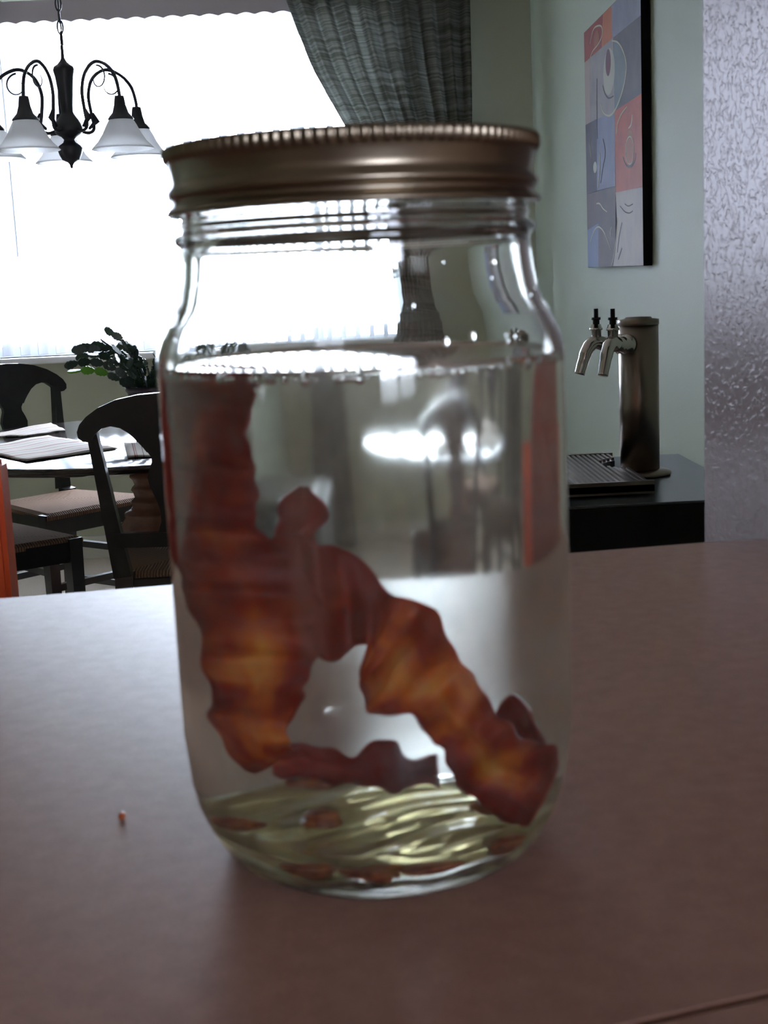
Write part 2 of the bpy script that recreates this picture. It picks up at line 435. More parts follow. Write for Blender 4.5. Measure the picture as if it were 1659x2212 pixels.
def window(name, y, hx0, hx1, hz0, hz1, mulls, sill_y, pane='pane'):
    root = empty(name, ((hx0+hx1)/2, y, hz0)); root['kind'] = 'structure'
    def loc(o): o.matrix_parent_inverse = Matrix.Translation(-root.location); return o
    bm = bmesh.new(); f = .045
    box(bm, hx0, hx1, y-.03, y+.03, hz0, hz0+f); box(bm, hx0, hx1, y-.03, y+.03, hz1-f, hz1)
    box(bm, hx0, hx0+f, y-.03, y+.03, hz0+f, hz1-f); box(bm, hx1-f, hx1, y-.03, y+.03, hz0+f, hz1-f)
    loc(obj('window_frame', bm, M['vinyl'], root))
    xs = [hx0+f]
    for mx in mulls:
        bm = bmesh.new(); box(bm, mx-.03, mx+.03, y-.03, y+.03, hz0+f, hz1-f); loc(obj('mullion', bm, M['vinyl'], root))
        xs += [mx-.03, mx+.03]
    xs.append(hx1-f)
    for k in range(0, len(xs), 2):
        bm = bmesh.new(); box(bm, xs[k], xs[k+1], y-.003, y+.003, hz0+f, hz1-f); loc(obj('pane', bm, M[pane], root))
    bm = bmesh.new(); box(bm, hx0-.05, hx1+.05, min(sill_y), max(sill_y), hz0-.03, hz0, .005); loc(obj('window_sill', bm, M['white_paint'], root))
window('window_1', YB+.12, WX0, WX1, WZ0, WZ1, (-1.385, -.165), (YB-.05, YB+.09))
window('window_2', -2.94, KX0, KX1, KZ0, KZ1, (1.15,), (-2.9, -2.81), 'pane_dimming')

# ------------------------------------------------------------------ countertop
ct = empty('countertop', (0, .45, 1.032))
tag(ct, 'taupe speckled laminate bar counter the jar stands on', 'counter')
def cl(o): o.matrix_parent_inverse = Matrix.Translation((0, -.45, -1.032)); return o
bm = bmesh.new()
prism(bm, [off(-1.4, 0), off(.9, 0), (.9, .6475), (.172, .6475), (-.163, .602), (-1.4, .437)], 1.032, 1.07)
es = [e for e in bm.edges if abs(e.verts[0].co.z-e.verts[1].co.z) < 1e-6 and e.verts[0].co.z > 1.06]
bmesh.ops.bevel(bm, geom=es, offset=.0005, segments=2, affect='EDGES')
cl(obj('slab', bm, M['laminate'], ct))
bm = bmesh.new(); prism(bm, [off(-1.4, -.0018), off(.9, -.0018), off(.9, .0), off(-1.4, .0)], 1.034, 1.062)
cl(obj('seam', bm, M['seam'], ct))
bm = bmesh.new()
prism(bm, [off(-1.4, -.05), off(.9, -.05), off(.9, -.0018), off(-1.4, -.0018)], 1.032, 1.0702)
es = [e for e in bm.edges if abs(e.verts[0].co.z-e.verts[1].co.z) < 1e-6 and e.verts[0].co.z > 1.06]
bmesh.ops.bevel(bm, geom=es, offset=.0005, segments=2, affect='EDGES')
cl(obj('front_strip', bm, M['laminate'], ct))

# ------------------------------------------------------------------ jar
JX, JY, JZ = .0034, .3185, 1.07
jar = empty('canning_jar', (JX, JY, JZ))
tag(jar, 'large clear glass canning jar with a metal screw band on the counter', 'jar')
OUT = [(0, .0014), (.020, .0013), (.031, .0010), (.0345, .0005), (.0362, .0001), (.0378, .0006), (.0395, .0022), (.0415, .0052), (.0435, .0095), (.0452, .0140), (.0464, .0190), (.0472, .0250), (.0477, .0320),
       (.0478, .040), (.0478, .060), (.0478, .085), (.0478, .105), (.0478, .118), (.0477, .1205), (.0472, .1228), (.0463, .1252), (.0448, .1280), (.0432, .1308), (.0420, .1340), (.0412, .1375), (.0407, .1410), (.0405, .1440), (.0405, .1452),
       (.0408, .1458), (.0415, .1464), (.0419, .1472), (.0417, .1480), (.0408, .1486), (.0400, .1490), (.0398, .1496), (.0402, .1502), (.0404, .1508), (.0400, .1514), (.0396, .1522), (.0396, .1535), (.0394, .156), (.0394, .1640), (.0388, .1655), (.0382, .1656)]
INN = [(.0374, .1650), (.0373, .160), (.0374, .150), (.0378, .1450), (.0380, .1410), (.0385, .1375), (.0393, .1340), (.0405, .1308), (.0421, .1280), (.0436, .1252), (.0446, .1228), (.0451, .1205), (.0452, .118), (.0452, .085), (.0452, .060), (.0452, .040),
       (.0451, .032), (.0446, .0250), (.0438, .0190), (.0426, .0140), (.0410, .0098), (.0390, .0068), (.036, .0048), (.030, .0042), (.020, .0044), (.010, .0048), (0, .0050)]
def wob(r, z, t):
    if z < .03: return .00035*math.sin(3*t+z*260)*min(1, (.03-z)/.012)+.00015*math.sin(7*t+1)
    return .00008*math.sin(4*t+z*90)
bm = bmesh.new()
prof = OUT+INN
lathe(bm, prof, 128, mod=lambda r, z, t: wob(r, z, t))
for v in bm.verts:      # gentle ripples in the pressed base
    r = math.hypot(v.co.x, v.co.y)
    if r < .037 and .0038 < v.co.z < .0060:
        v.co.z += .0004*math.sin(v.co.x*260+v.co.y*120)+.0003*math.sin(v.co.y*310-v.co.x*90)
obj('glass_body', bm, M['glass'], jar, True)
# screw band with knurled rim
BAND = [(.0380, .1665), (.0400, .1672), (.0415, .1677), (.0424, .1676), (.0428, .1672), (.0429, .1666), (.0429, .1658), (.0428, .1650), (.0425, .1645), (.0421, .1641), (.0419, .1636), (.0417, .1628), (.0414, .1612), (.0412, .1601), (.0413, .1595), (.0418, .1588), (.0423, .1581), (.0426, .1574), (.0424, .1568), (.0418, .1563), (.0414, .1559), (.0413, .1552), (.0415, .1549), (.0421, .1544), (.0427, .1539), (.0430, .1534), (.0430, .1529), (.0426, .1527),
        (.0421, .1530), (.0410, .1540), (.0409, .1556), (.0410, .1570), (.0410, .1640), (.0408, .1660), (.0398, .1668), (.0381, .1661), (.0380, .1665)]
def knurl(r, z, t):
    if r < .0417 or z < .1643: return 0
    return .00075*(abs(math.cos(58*t))-.5)
bm = bmesh.new(); lathe(bm, BAND, 696, mod=knurl)
obj('screw_band', bm, M['tin'], jar, True)
bm = bmesh.new(); lathe(bm, [(0, .1668), (.030, .1668), (.033, .1662), (.0405, .1661), (.0407, .1657), (.033, .1657), (0, .1660)], 96)
obj('lid_disc', bm, M['disc'], jar, True)

# liquid: slightly overlaps the inner glass so that light crosses glass -> water without a film of air
wt = None
prof = [(0, .0044)]
for r, z in INN[::-1][1:]:
    if z < .1175: prof.append((r+.0006 if r > .03 else r, z-.0006 if r < .04 else z))
prof += [(.0458, .1180), (.0458, .1193), (.0448, .1190), (.0440, .1186), (.0420, .1183), (0, .1182)]
bm = bmesh.new(); lathe(bm, prof, 128)
wt = obj('liquid', bm, M['water'], None, True); wt.location = (JX, JY, JZ)
tag(wt, 'clear liquid filling the jar up to its shoulder', 'liquid')
bm = bmesh.new()
rng = random.Random(3)
BUB = [(rng.uniform(-1.75, 1.75), rng.choice([.0004, .0005, .0006, .0008])) for k in range(120)]+[(-.52, .0013), (-.27, .0012), (-.02, .0011), (.35, .0009), (.9, .0010), (-1.3, .0012), (1.2, .0009)]
for t, s_ in BUB:
    t -= PI/2; rb_ = .0444-s_
    bmesh.ops.create_icosphere(bm, subdivisions=2, radius=s_, matrix=Matrix.Translation((rb_*math.cos(t), rb_*math.sin(t), .1178-s_*.6)))
o = obj('foam_bubbles', bm, M['bubble'], wt, True); o['kind'] = 'stuff'

bm = bmesh.new()
for k in range(26):
    t = -PI/2+rng.uniform(-1.2, 1.3); z = rng.uniform(.1225, .146); q = rng.choice([.0003, .0004, .0006, .0008])
    ri = [b+(a-b)*(z-zb)/(za-zb) for (a, za), (b, zb) in zip(INN, INN[1:]) if zb <= z <= za][0]-.0001
    bmesh.ops.create_icosphere(bm, subdivisions=2, radius=q, matrix=Matrix.Translation((ri*math.cos(t), ri*math.sin(t), z)) @ Matrix.Rotation(t, 4, 'Z') @ Matrix.Diagonal((.5, 1, 1.4, 1)))
o = obj('splash_drops', bm, glass_mat('drop_water', (1, 1, 1), 1.33), jar, True); o['kind'] = 'stuff'

# bacon strips: stations of (edge, edge) points in jar millimetres
BACON = dict(
 tall=[((-38.06,0.0,118.64),(-20.86,-14.0,118.41)),((-39.42,0.0,109.5),(-20.43,-12.0,109.87)),((-39.86,0.0,101.81),(-22.07,-10.0,101.88)),((-40.67,0.0,93.47),(-19.82,-8.0,94.02)),((-40.15,0.0,85.7),(-21.07,-6.0,85.81)),((-40.55,-1.0,78.55),(-18.43,-6.0,79.26)),((-38.59,-3.0,71.83),(-13.69,-6.0,73.66)),((-36.46,-6.0,65.34),(-10.27,-8.0,65.68)),((-34.66,-10.0,57.39),(-10.47,-10.0,56.78)),((-33.64,-10.0,49.63),(-11.89,-10.0,49.69)),((-32.59,-8.0,42.46),(-13.79,-8.0,42.65)),((-31.5,-6.0,34.61),(-16.32,-6.0,34.37)),((-28.21,-4.0,26.81),(-17.05,-4.0,29.09)),((-22.06,0.0,21.08),(-14.22,0.0,27.98))],
 low=[((-18.85,4.0,28.41),(-19.12,4.0,20.46)),((-12.87,8.0,26.56),(-13.54,8.0,18.34)),((-7.97,10.0,24.42),(-8.62,10.0,16.65)),((-4.3,12.0,22.85),(-4.54,12.0,15.15)),((-0.53,14.0,25.27),(-0.5,14.0,13.71)),((3.06,16.0,23.98),(3.1,16.0,12.84)),((4.92,18.0,19.69),(5.09,18.0,12.68)),((9.98,20.0,19.11),(10.12,20.0,11.57))],
 arch=[((-19.2,-3.0,79.4),(-20.71,-3.0,64.05)),((-14.38,0.0,78.79),(-14.0,0.0,56.62)),((-8.9,3.0,77.0),(-9.13,3.0,48.46)),((-3.2,5.0,73.27),(-3.6,5.0,50.35)),((1.9,5.0,65.79),(-1.49,5.0,51.35)),((6.34,3.0,62.68),(-2.75,3.0,45.26)),((10.85,0.0,59.29),(-3.01,0.0,40.27)),((14.5,-3.0,52.51),(-0.35,-3.0,36.28)),((16.36,-6.0,45.69),(5.82,-6.0,35.21)),((20.44,-8.0,40.98),(10.01,-8.0,31.06)),((23.07,-10.0,33.48),(12.04,-10.0,25.75)),((27.97,-12.0,29.9),(15.29,-12.0,20.3)),((33.8,-14.0,27.77),(19.94,-14.0,14.63)),((39.5,-14.0,22.5),(28.58,-14.0,9.21))],
 stub=[((-17.73,6.0,76.41),(-8.83,6.0,75.45)),((-16.46,8.0,80.54),(-8.75,8.0,79.61)),((-15.57,10.0,83.26),(-6.93,10.0,83.14)),((-13.71,12.0,87.16),(-7.57,12.0,85.71)),((-11.94,14.0,89.52),(-9.21,14.0,88.7))],
 lump=[((20.23,4.0,27.82),(21.06,4.0,20.64)),((21.91,4.0,33.98),(24.77,4.0,19.97)),((24.3,4.0,36.27),(28.23,4.0,22.75)),((27.57,2.0,32.92),(30.82,2.0,21.52))])
FAT = dict(tall=[.3, .34, .42, .48, .34, .46, .36, .45, .74, .82, .66, .86, .8, .65], arch=[.32, .3, .4, .36, .5, .74, .84, .9, .88, .8, .6, .74, .55, .4],
           low=[.55, .5, .45, .3, .2, .15, .2, .2], stub=[.2, .2, .25, .25, .25], lump=[.3, .2, .2, .2])
def bacon(key, name, label, mt, seed, amp=1.6, thick=2.6):
    st = BACON[key]; NA = 6; NC = 14
    FT = [q[0] for q in spline([(q,) for q in FAT[key]], NA)]
    A = spline([s[0] for s in st], NA); B = spline([s[1] for s in st], NA)
    rr = random.Random(seed); ph = [rr.uniform(0, 6.28) for _ in range(6)]
    bm = bmesh.new(); uvl = bm.loops.layers.uv.new('UVMap'); ufl = bm.loops.layers.uv.new('Fat')
    length = 0; grid = []; info = {}
    front, back = [], []
    n = len(A)
    for i in range(n):
        a = Vector(A[i]); b = Vector(B[i])
        if i: length += ((a+b)/2-(Vector(A[i-1])+Vector(B[i-1]))/2).length
        ea = .7*math.sin(length*.45+ph[0])+.4*math.sin(length*.9+ph[1]); eb = .7*math.sin(length*.5+ph[2])+.4*math.sin(length*1.1+ph[3])
        dr = (b-a).normalized(); a2 = a-dr*ea*.8; b2 = b+dr*eb*.8
        rf, rb = [], []
        endk = min(1, (min(i, n-1-i)+.6)/2.5)
        for k in range(NC+1):
            s = k/NC; p = a2.lerp(b2, s)
            wv = amp*(math.sin(length*.42+ph[4]+s*1.2)+.5*math.sin(length*.8+ph[5]-s*2.0)) + .6*math.sin(s*9+ph[1]+length*.15)
            th = thick*(.45+.55*math.sqrt(max(0, 1-(2*s-1)**2)))*endk*(1+.25*math.sin(s*7+length*.2+ph[2]))
            mid = p+Vector((0, wv, 0))
            for lst, sg in ((rf, -1), (rb, 1)):
                q = mid+Vector((0, sg*th/2, 0))
                h = math.hypot(q.x, q.y)
                lim = 44.4 if q.z > 30 else 44.4-(30-q.z)*.42
                if h > lim: q.x *= lim/h; q.y *= lim/h
                v = bm.verts.new(q*.001); info[v] = (s, length/22.0, FT[i]); lst.append(v)
        front.append(rf); back.append(rb)
    for i in range(n-1):
        for k in range(NC):
            bm.faces.new((front[i][k], front[i][k+1], front[i+1][k+1], front[i+1][k]))
            bm.faces.new((back[i][k+1], back[i][k], back[i+1][k], back[i+1][k+1]))
        for k in (0, NC): bm.faces.new((front[i][k], front[i+1][k], back[i+1][k], back[i][k]))
    for i in (0, n-1):
        for k in range(NC): bm.faces.new((front[i][k], back[i][k], back[i][k+1], front[i][k+1]))
    for f in bm.faces:
        for lp in f.loops: lp[uvl].uv = info[lp.vert][:2]; lp[ufl].uv = (info[lp.vert][2], 0)
    o = obj(name, bm, mt, None, True); o.location = (JX, JY, JZ)
    return tag(o, label, 'bacon', 'fried bacon steeping in the jar')
bacon('tall', 'bacon_strip', 'longest bacon strip standing upright along the left side of the jar', M['bacon'], 1)
bacon('arch', 'bacon_strip', 'wavy bacon strip arching from mid jar down to the lower right', M['bacon'], 5)
bacon('low', 'bacon_piece', 'narrow bacon piece lying low across the middle of the jar bottom', M['bacon_red'], 9, .9, 2.4)
bacon('stub', 'bacon_piece', 'short dark bacon end sticking up above the arching strip', M['bacon_red'], 12, .5, 3)
bacon('lump', 'bacon_piece', 'curled bacon nub poking up beside the lower right strip end', M['bacon_red'], 15, .5, 4)

def lumpy(bm, c, r, seed, sq=(1, 1, 1), sub=3):
    rr = random.Random(seed); ph = [rr.uniform(0, 6.28) for _ in range(6)]
    res = bmesh.ops.create_icosphere(bm, subdivisions=sub, radius=1)
    for v in res['verts']:
        d = v.co.normalized()
        k = 1+.22*math.sin(3*d.x+ph[0])+.18*math.sin(4*d.y+ph[1])+.16*math.sin(5*d.z+ph[2])+.08*math.sin(9*d.x+7*d.y+ph[3])
        v.co = Vector((c[0]+d.x*k*r*sq[0], c[1]+d.y*k*r*sq[1], c[2]+d.z*k*r*sq[2]))
bm = bmesh.new()
prof = [(0, .0062)]+[(q*.0020, .0060) for q in range(1, 17)]+[(.0352, .0066), (.0362, .0088), (.0358, .0104)]+[(q*.0020, .0112) for q in range(16, 0, -1)]+[(0, .0112)]
lathe(bm, prof, 72)
for v in bm.verts:
    if v.co.z > .0108:
        a_ = v.co.x*.42-v.co.y*.91; b_ = v.co.x*.91+v.co.y*.42
        v.co.z += .0010*math.sin(a_*330+1.3*math.sin(b_*90))*(.6+.4*math.cos(b_*120+1))+.0008*math.sin(b_*150+.7)+.0004*math.sin(a_*800+b_*200)
o = obj('settled_fat', bm, M['fat'], None, True); o.location = (JX, JY, JZ)
tag(o, 'pale yellow layer of settled fat covering the jar bottom', 'fat')
BITS = [((-12.5, 12, 16.5), 2.4, 'dark bacon bit under the low bacon piece, left of centre'), ((-12.0, -8, 13.4), 2.6, 'orange bacon bit near the jar bottom just below the dark bit'),
        ((-17.0, -33.5, 8.2), 3.0, 'brown bacon bit at the front left of the jar bottom'), ((-3.5, -37.2, 8.0), 3.4, 'flat brown bacon bit at the front middle of the jar bottom'),
        ((9.5, -36, 8.1), 3.4, 'brown bacon bit at the front right of the jar bottom'), ((26, -26, 8.8), 3.4, 'bacon bit lying right of centre on the jar bottom'),
        ((-29, -10, 13.0), 2.6, 'pale bacon bit at the left of the jar bottom'), ((22, -2, 12.8), 3.0, 'bacon bit at the back right of the jar bottom')]
for i, (c, r, lab) in enumerate(BITS):
    bm = bmesh.new(); lumpy(bm, (0, 0, 0), r*.0011, 20+i, (1.6, .85, .5))
    o = obj('bacon_bit', bm, M['bit'], None, True); o.location = (JX+c[0]*.001, JY+c[1]*.001, JZ+c[2]*.001)
    tag(o, lab, 'bacon bit', 'bacon bits at the jar bottom')
bm = bmesh.new(); lumpy(bm, (0, 0, .0005), .0012, 41, (.75, 2.0, .5))
o = obj('bacon_crumb', bm, mat('orange_crumb', (176, 84, 30), .5), None, True); o.location = (-.065, .337, 1.07)
tag(o, 'tiny orange crumb lying on the counter left of the jar', 'crumb')

# ------------------------------------------------------------------ vertical blind
bl = empty('vertical_blind', (-.775, 5.93, WZ1))
tag(bl, 'white vertical blind drawn across the bright dining room window', 'blind')
def bp_(o): o.matrix_parent_inverse = Matrix.Translation(-bl.location); return o
n = 120; top = []; bot = []
X0, X1 = WX0-.03, WX1+.03
bm = bmesh.new()
ol = [(X0, 2.385)]
N = int((X1-X0)/.0762)*10
for k in range(N+1):
    x = X0+(X1-X0)*k/N
    ol.append((x, 2.296+.009*abs(math.sin(PI*(x-X0)/.0762))))
ol.append((X1, 2.385))
plate(bm, ol, 5.88, 5.892)
bp_(obj('valance', bm, M['valance'], bl))
bm = bmesh.new(); box(bm, X0, X1, 5.90, 5.955, 2.335, 2.38); bp_(obj('headrail', bm, M['vinyl'], bl))
bm = bmesh.new()
tw = math.radians(74); hw = .0445
prof = [(u, .006*(1-(u/hw)**2)) for u in (-hw, -hw*.5, 0, hw*.5, hw)]
def vane_mesh(z0, z1, off_, nm, mt):
    bm = bmesh.new(); rows = []
    for sgn in (0, 1):
        for z in (z0, z1):
            rows.append([bm.verts.new((u*math.cos(tw)-(v+off_+sgn*.0008)*math.sin(tw), u*math.sin(tw)+(v+off_+sgn*.0008)*math.cos(tw), z)) for u, v in prof])
    a, b, c, d = rows
    for k in range(4):
        bm.faces.new((a[k], a[k+1], b[k+1], b[k])); bm.faces.new((c[k+1], c[k], d[k], d[k+1]))
        bm.faces.new((a[k+1], a[k], c[k], c[k+1])); bm.faces.new((b[k], b[k+1], d[k+1], d[k]))
    for k in (0, 4): bm.faces.new((a[k], b[k], d[k], c[k]))
    me = bpy.data.meshes.new(nm); bmesh.ops.recalc_face_normals(bm, faces=bm.faces); bm.to_mesh(me); bm.free(); me.materials.append(mt)
    return me
vm = vane_mesh(.93, 2.335, 0, 'vane', M['vane']); hm = vane_mesh(.929, .985, .001, 'hem', M['hem'])
x = WX0+.03
while x < WX1-.01:
    v = bpy.data.objects.new('vane', vm); C.objects.link(v); v.parent = bl; v.location = (x+.775, 0, -WZ1)
    h = bpy.data.objects.new('hem', hm); C.objects.link(h); h.parent = v
    x += .0762
bm = bmesh.new(); tube(bm, [(-1.385, 5.905, 2.33), (-1.385, 5.905, 1.35)], .0045, 6); bp_(obj('wand', bm, M['vinyl'], bl))

# ------------------------------------------------------------------ curtains (tied back) and rod
def curtain(mir, label):
    root = empty('curtain', (-.775+mir*.9, 5.83, .02))
    tag(root, label, 'curtain', 'tied back curtains at the dining room window')
    # inner edge of the drape (distance from window centre) by height
    inner = [(2.55, .52), (2.37, .589), (2.2, .645), (2.05, .70), (1.858, .80), (1.6, .94), (1.35, 1.06), (1.2, 1.09), (.9, 1.02), (.4, .98), (.03, .97)]
    outer = [(2.55, 1.36), (2.37, 1.355), (1.858, 1.35), (1.5, 1.33), (1.35, 1.29), (1.2, 1.27), (.9, 1.31), (.03, 1.36)]
    def ip(tab, z):
        for (z1, a), (z0, b) in zip(tab, tab[1:]):
            if z0 <= z <= z1: return b+(a-b)*(z-z0)/(z1-z0)
        return tab[0][1] if z > tab[0][0] else tab[-1][1]
    bm = bmesh.new(); NZ, NX = 60, 110; rows = []
    for j in range(NZ+1):
        z = 2.55-(2.55-.03)*j/NZ; a = ip(inner, z); b = ip(outer, z); row = []
        for i in range(NX+1):
            s = i/NX; amp = .028*(b-a)/.8+.006
            y = amp*math.sin(2*PI*9*s+.8*math.sin(5*s)+.3*math.sin(z*2))+.3*amp*math.sin(2*PI*21*s+z)
            row.append(bm.verts.new(((-.775+mir*(a+(b-a)*s))-root.location.x, y+5.80-root.location.y, z-root.location.z)))
        rows.append(row)
    for r0, r1 in zip(rows, rows[1:]):
        for i in range(NX): bm.faces.new((r0[i], r0[i+1], r1[i+1], r1[i]))
    o = obj('drape', bm, M['curtain'], root, True)
    md = o.modifiers.new('thick', 'SOLIDIFY'); md.thickness = .002
    bm = bmesh.new(); pts = []
    for k in range(25):
        t = 2*PI*k/24
        pts.append((-.775+mir*(1.175+.125*math.cos(t))-root.location.x, -.02+.07*math.sin(t), 1.27+.03*math.cos(t)-root.location.z))
    tube(bm, pts, .018, 8, False); obj('tieback', bm, M['curtain'], root, True)
    return root
curtain(1, 'dark grey linen curtain tied back at the right of the window')
curtain(-1, 'dark grey linen curtain tied back at the left window end')
rod = empty('curtain_rod', (-.775, 5.8, 2.57)); tag(rod, 'dark curtain rod above the dining room window', 'curtain rod')
bm = bmesh.new(); tube(bm, [(-1.45, 0, 0), (1.45, 0, 0)], .012, 12); obj('rod', bm, M['bronze'], rod, True)
for s in (-1, 1):
    bm = bmesh.new(); lathe(bm, [(0, -.03), (.02, -.02), (.026, 0), (.02, .02), (0, .03)], 16); o = obj('finial', bm, M['bronze'], rod, True); o.location = (s*1.47, 0, 0); o.rotation_euler = (0, PI/2, 0)
    bm = bmesh.new(); box(bm, s*1.38-.012, s*1.38+.012, 0, .2, -.012, .012); obj('bracket', bm, M['bronze'], rod)

# ------------------------------------------------------------------ chandelier
ch = empty('chandelier', (-.752, 3.95, 1.547))
tag(ch, 'dark iron chandelier with frosted bell shades hanging before the window', 'chandelier')
bm = bmesh.new()
lathe(bm, [(0, -.006), (.004, -.003), (.005, .006), (.010, .012), (.024, .018), (.031, .032), (.0365, .050), (.030, .058), (.018, .066), (.015, .074), (.022, .082), (.034, .088), (.040, .096), (.040, .108), (.036, .118), (.030, .128), (.020, .142), (.0165, .150), (.0175, .17), (.0215, .21), (.0255, .245), (.0285, .258), (.0295, .264), (.0265, .272), (.016, .279), (.010, .286), (.005, .296), (.004, .33), (0, .332)], 32)
obj('column', bm, M['iron'], ch, True)
# chain and canopy
z = .332; k = 0
bm = bmesh.new()
while z < ZC-1.547-.06:
    pts = []
    for a in range(13):
        t = 2*PI*a/12; u, vv = .008*math.cos(t), .019*math.sin(t)
        pts.append((u if k % 2 else 0, 0 if k % 2 else u, z+.015+vv))
    tube(bm, pts, .0022, 6, False); z += .031; k += 1
obj('chain', bm, M['iron'], ch, True)
bm = bmesh.new(); tube(bm, [(.004, 0, .33), (-.004, .004, .55), (.004, -.003, .8), (0, 0, 1.17)], .002, 6); obj('cord', bm, M['iron'], ch, True)
bm = bmesh.new(); lathe(bm, [(.004, 1.14), (.03, 1.15), (.055, 1.175), (.06, 1.203), (0, 1.203)], 24); obj('ceiling_canopy', bm, M['iron'], ch, True)
RA = .215
for ang in (178, 250, 322, 34, 106):
    a = math.radians(ang); ca, sa = math.cos(a), math.sin(a)
    P = lambda r, z: (r*ca, r*sa, z)
    path = spline([P(.034, .100), P(.060, .094), P(.078, .108), P(.072, .150), P(.068, .200), P(.085, .245), P(.125, .270), P(.170, .258), P(.203, .225), P(RA, .180), P(RA, .150)], 6)
    bm = bmesh.new(); tube(bm, path, .0048, 8); arm = obj('arm', bm, M['iron'], ch, True)
    sc = []
    for q in range(22):
        t = q/21*PI*1.75; rr = .034-.020*q/21
        sc.append(P(.135+rr*math.sin(t)*1.0, .226+rr*math.cos(t)))
    bm = bmesh.new(); tube(bm, sc, [.003-.002*q/21 for q in range(22)], 6); obj('scroll', bm, M['iron'], arm, True)
    bm = bmesh.new(); tube(bm, [P(.062, .105), P(.088, .128), P(.078, .150)], [.004, .009, .002], 6); obj('leaf', bm, M['iron'], arm, True)
    cx, cy = RA*ca, RA*sa
    bm = bmesh.new(); lathe(bm, [(0, .170), (.012, .170), (.0135, .164), (.016, .145), (.022, .125), (.034, .112), (.036, .108), (.030, .106), (0, .106)], 24, center=(cx, cy, 0)); obj('socket_cup', bm, M['iron'], ch, True)
    bm = bmesh.new()
    lathe(bm, [(.026, .110), (.034, .106), (.042, .092), (.053, .070), (.066, .050), (.080, .036), (.086, .030), (.0845, .029), (.078, .033), (.064, .047), (.051, .067), (.040, .089), (.032, .103), (.026, .107)], 32, center=(cx, cy, 0))
    obj('bell_shade', bm, M['alabaster'], ch, True)

# ------------------------------------------------------------------ dining table
TX, TY = -.625, 4.1
tb = empty('dining_table', (TX, TY, 0)); tag(tb, 'round glossy dark pedestal dining table under the chandelier', 'table')
bm = bmesh.new(); lathe(bm, [(0, .722), (.62, .722), (.655, .727), (.672, .735), (.680, .742), (.678, .749), (.670, .752), (0, .752)], 96); obj('tabletop', bm, M['table_top'], tb, True)
bm = bmesh.new()
lathe(bm, [(0, .722), (.16, .722), (.16, .70), (.07, .695), (.052, .685), (.058, .675), (.060, .668), (.048, .660), (.046, .645), (.056, .638), (.058, .630), (.050, .622), (.044, .606), (.052, .598), (.056, .590), (.050, .582), (.046, .566), (.056, .558), (.060, .548), (.054, .540), (.062, .530), (.080, .52), (.082, .512), (.080, .506), (.094, .485), (.102, .455), (.100, .42), (.088, .385), (.066, .35), (.056, .32), (.060, .31), (.078, .30), (.080, .27), (.066, .25), (.062, .20), (.08, .18), (.08, .12), (0, .12)], 48)
obj('pedestal', bm, M['brown_wood'], tb, True)
for k in range(4):
    a = math.radians(205)+k*PI/2; bm = bmesh.new()
    tube(bm, spline([(.05*math.cos(a), .05*math.sin(a), .16), (.18*math.cos(a), .18*math.sin(a), .17), (.32*math.cos(a), .32*math.sin(a), .09), (.42*math.cos(a), .42*math.sin(a), .03)], 5), [.04-.001*q for q in range(16)], 10)
    obj('foot', bm, M['brown_wood'], tb, True)

# placemats
def placemat(pts, label, z):
    cx = sum(p[0] for p in pts)/len(pts); cy = sum(p[1] for p in pts)/len(pts)
    bm = bmesh.new(); uvl = bm.loops.layers.uv.new('UVMap')
    n = 16; P0, P1, P2, P3 = [Vector((p[0]-cx, p[1]-cy)) for p in pts]
    rows = []
    for lay in (0, .003):
        g = []
        for j in range(n+1):
            r = []
            for i in range(n+1):
                u, v = i/n, j/n; q = P0.lerp(P1, u).lerp(P3.lerp(P2, u), v)
                zz = .003+.0012*math.sin(u*14+v*3)+.001*math.sin(v*11)
                vt = bm.verts.new((q.x, q.y, zz+lay)); r.append((vt, u, v))
            g.append(r)
        rows.append(g)
    def quad(a, b, c, d):
        f = bm.faces.new([x_[0] for x_ in (a, b, c, d)])
        for lp, x_ in zip(f.loops, (a, b, c, d)): lp[uvl].uv = (x_[1], x_[2])
    for j in range(n):
        for i in range(n):
            quad(rows[1][j][i], rows[1][j][i+1], rows[1][j+1][i+1], rows[1][j+1][i]); quad(rows[0][j][i+1], rows[0][j][i], rows[0][j+1][i], rows[0][j+1][i+1])
    for k in range(n):
        quad(rows[0][0][k], rows[0][0][k+1], rows[1][0][k+1], rows[1][0][k]); quad(rows[0][n][k+1], rows[0][n][k], rows[1][n][k], rows[1][n][k+1])
        quad(rows[0][k+1][0], rows[0][k][0], rows[1][k][0], rows[1][k+1][0]); quad(rows[0][k][n], rows[0][k+1][n], rows[1][k+1][n], rows[1][k][n])
    o = obj('placemat', bm, M['placemat'], None, True); o.location = (cx, cy, z)
    tag(o, label, 'placemat', 'striped placemats on the table')
placemat([(-1.17, 4.25), (-.995, 4.24), (-.92, 4.36), (-1.02, 4.61)], 'cream striped placemat at the far left of the table', .7525)
placemat([(-1.10, 3.93), (-.871, 3.595), (-.660, 3.80), (-.945, 4.215)], 'cream striped placemat with rust lines at the near left of the table', .7525)
placemat([(-.596, 3.575), (-.36, 3.56), (-.40, 3.92), (-.66, 3.915)], 'cream striped placemat behind the nearest chair back', .7525)

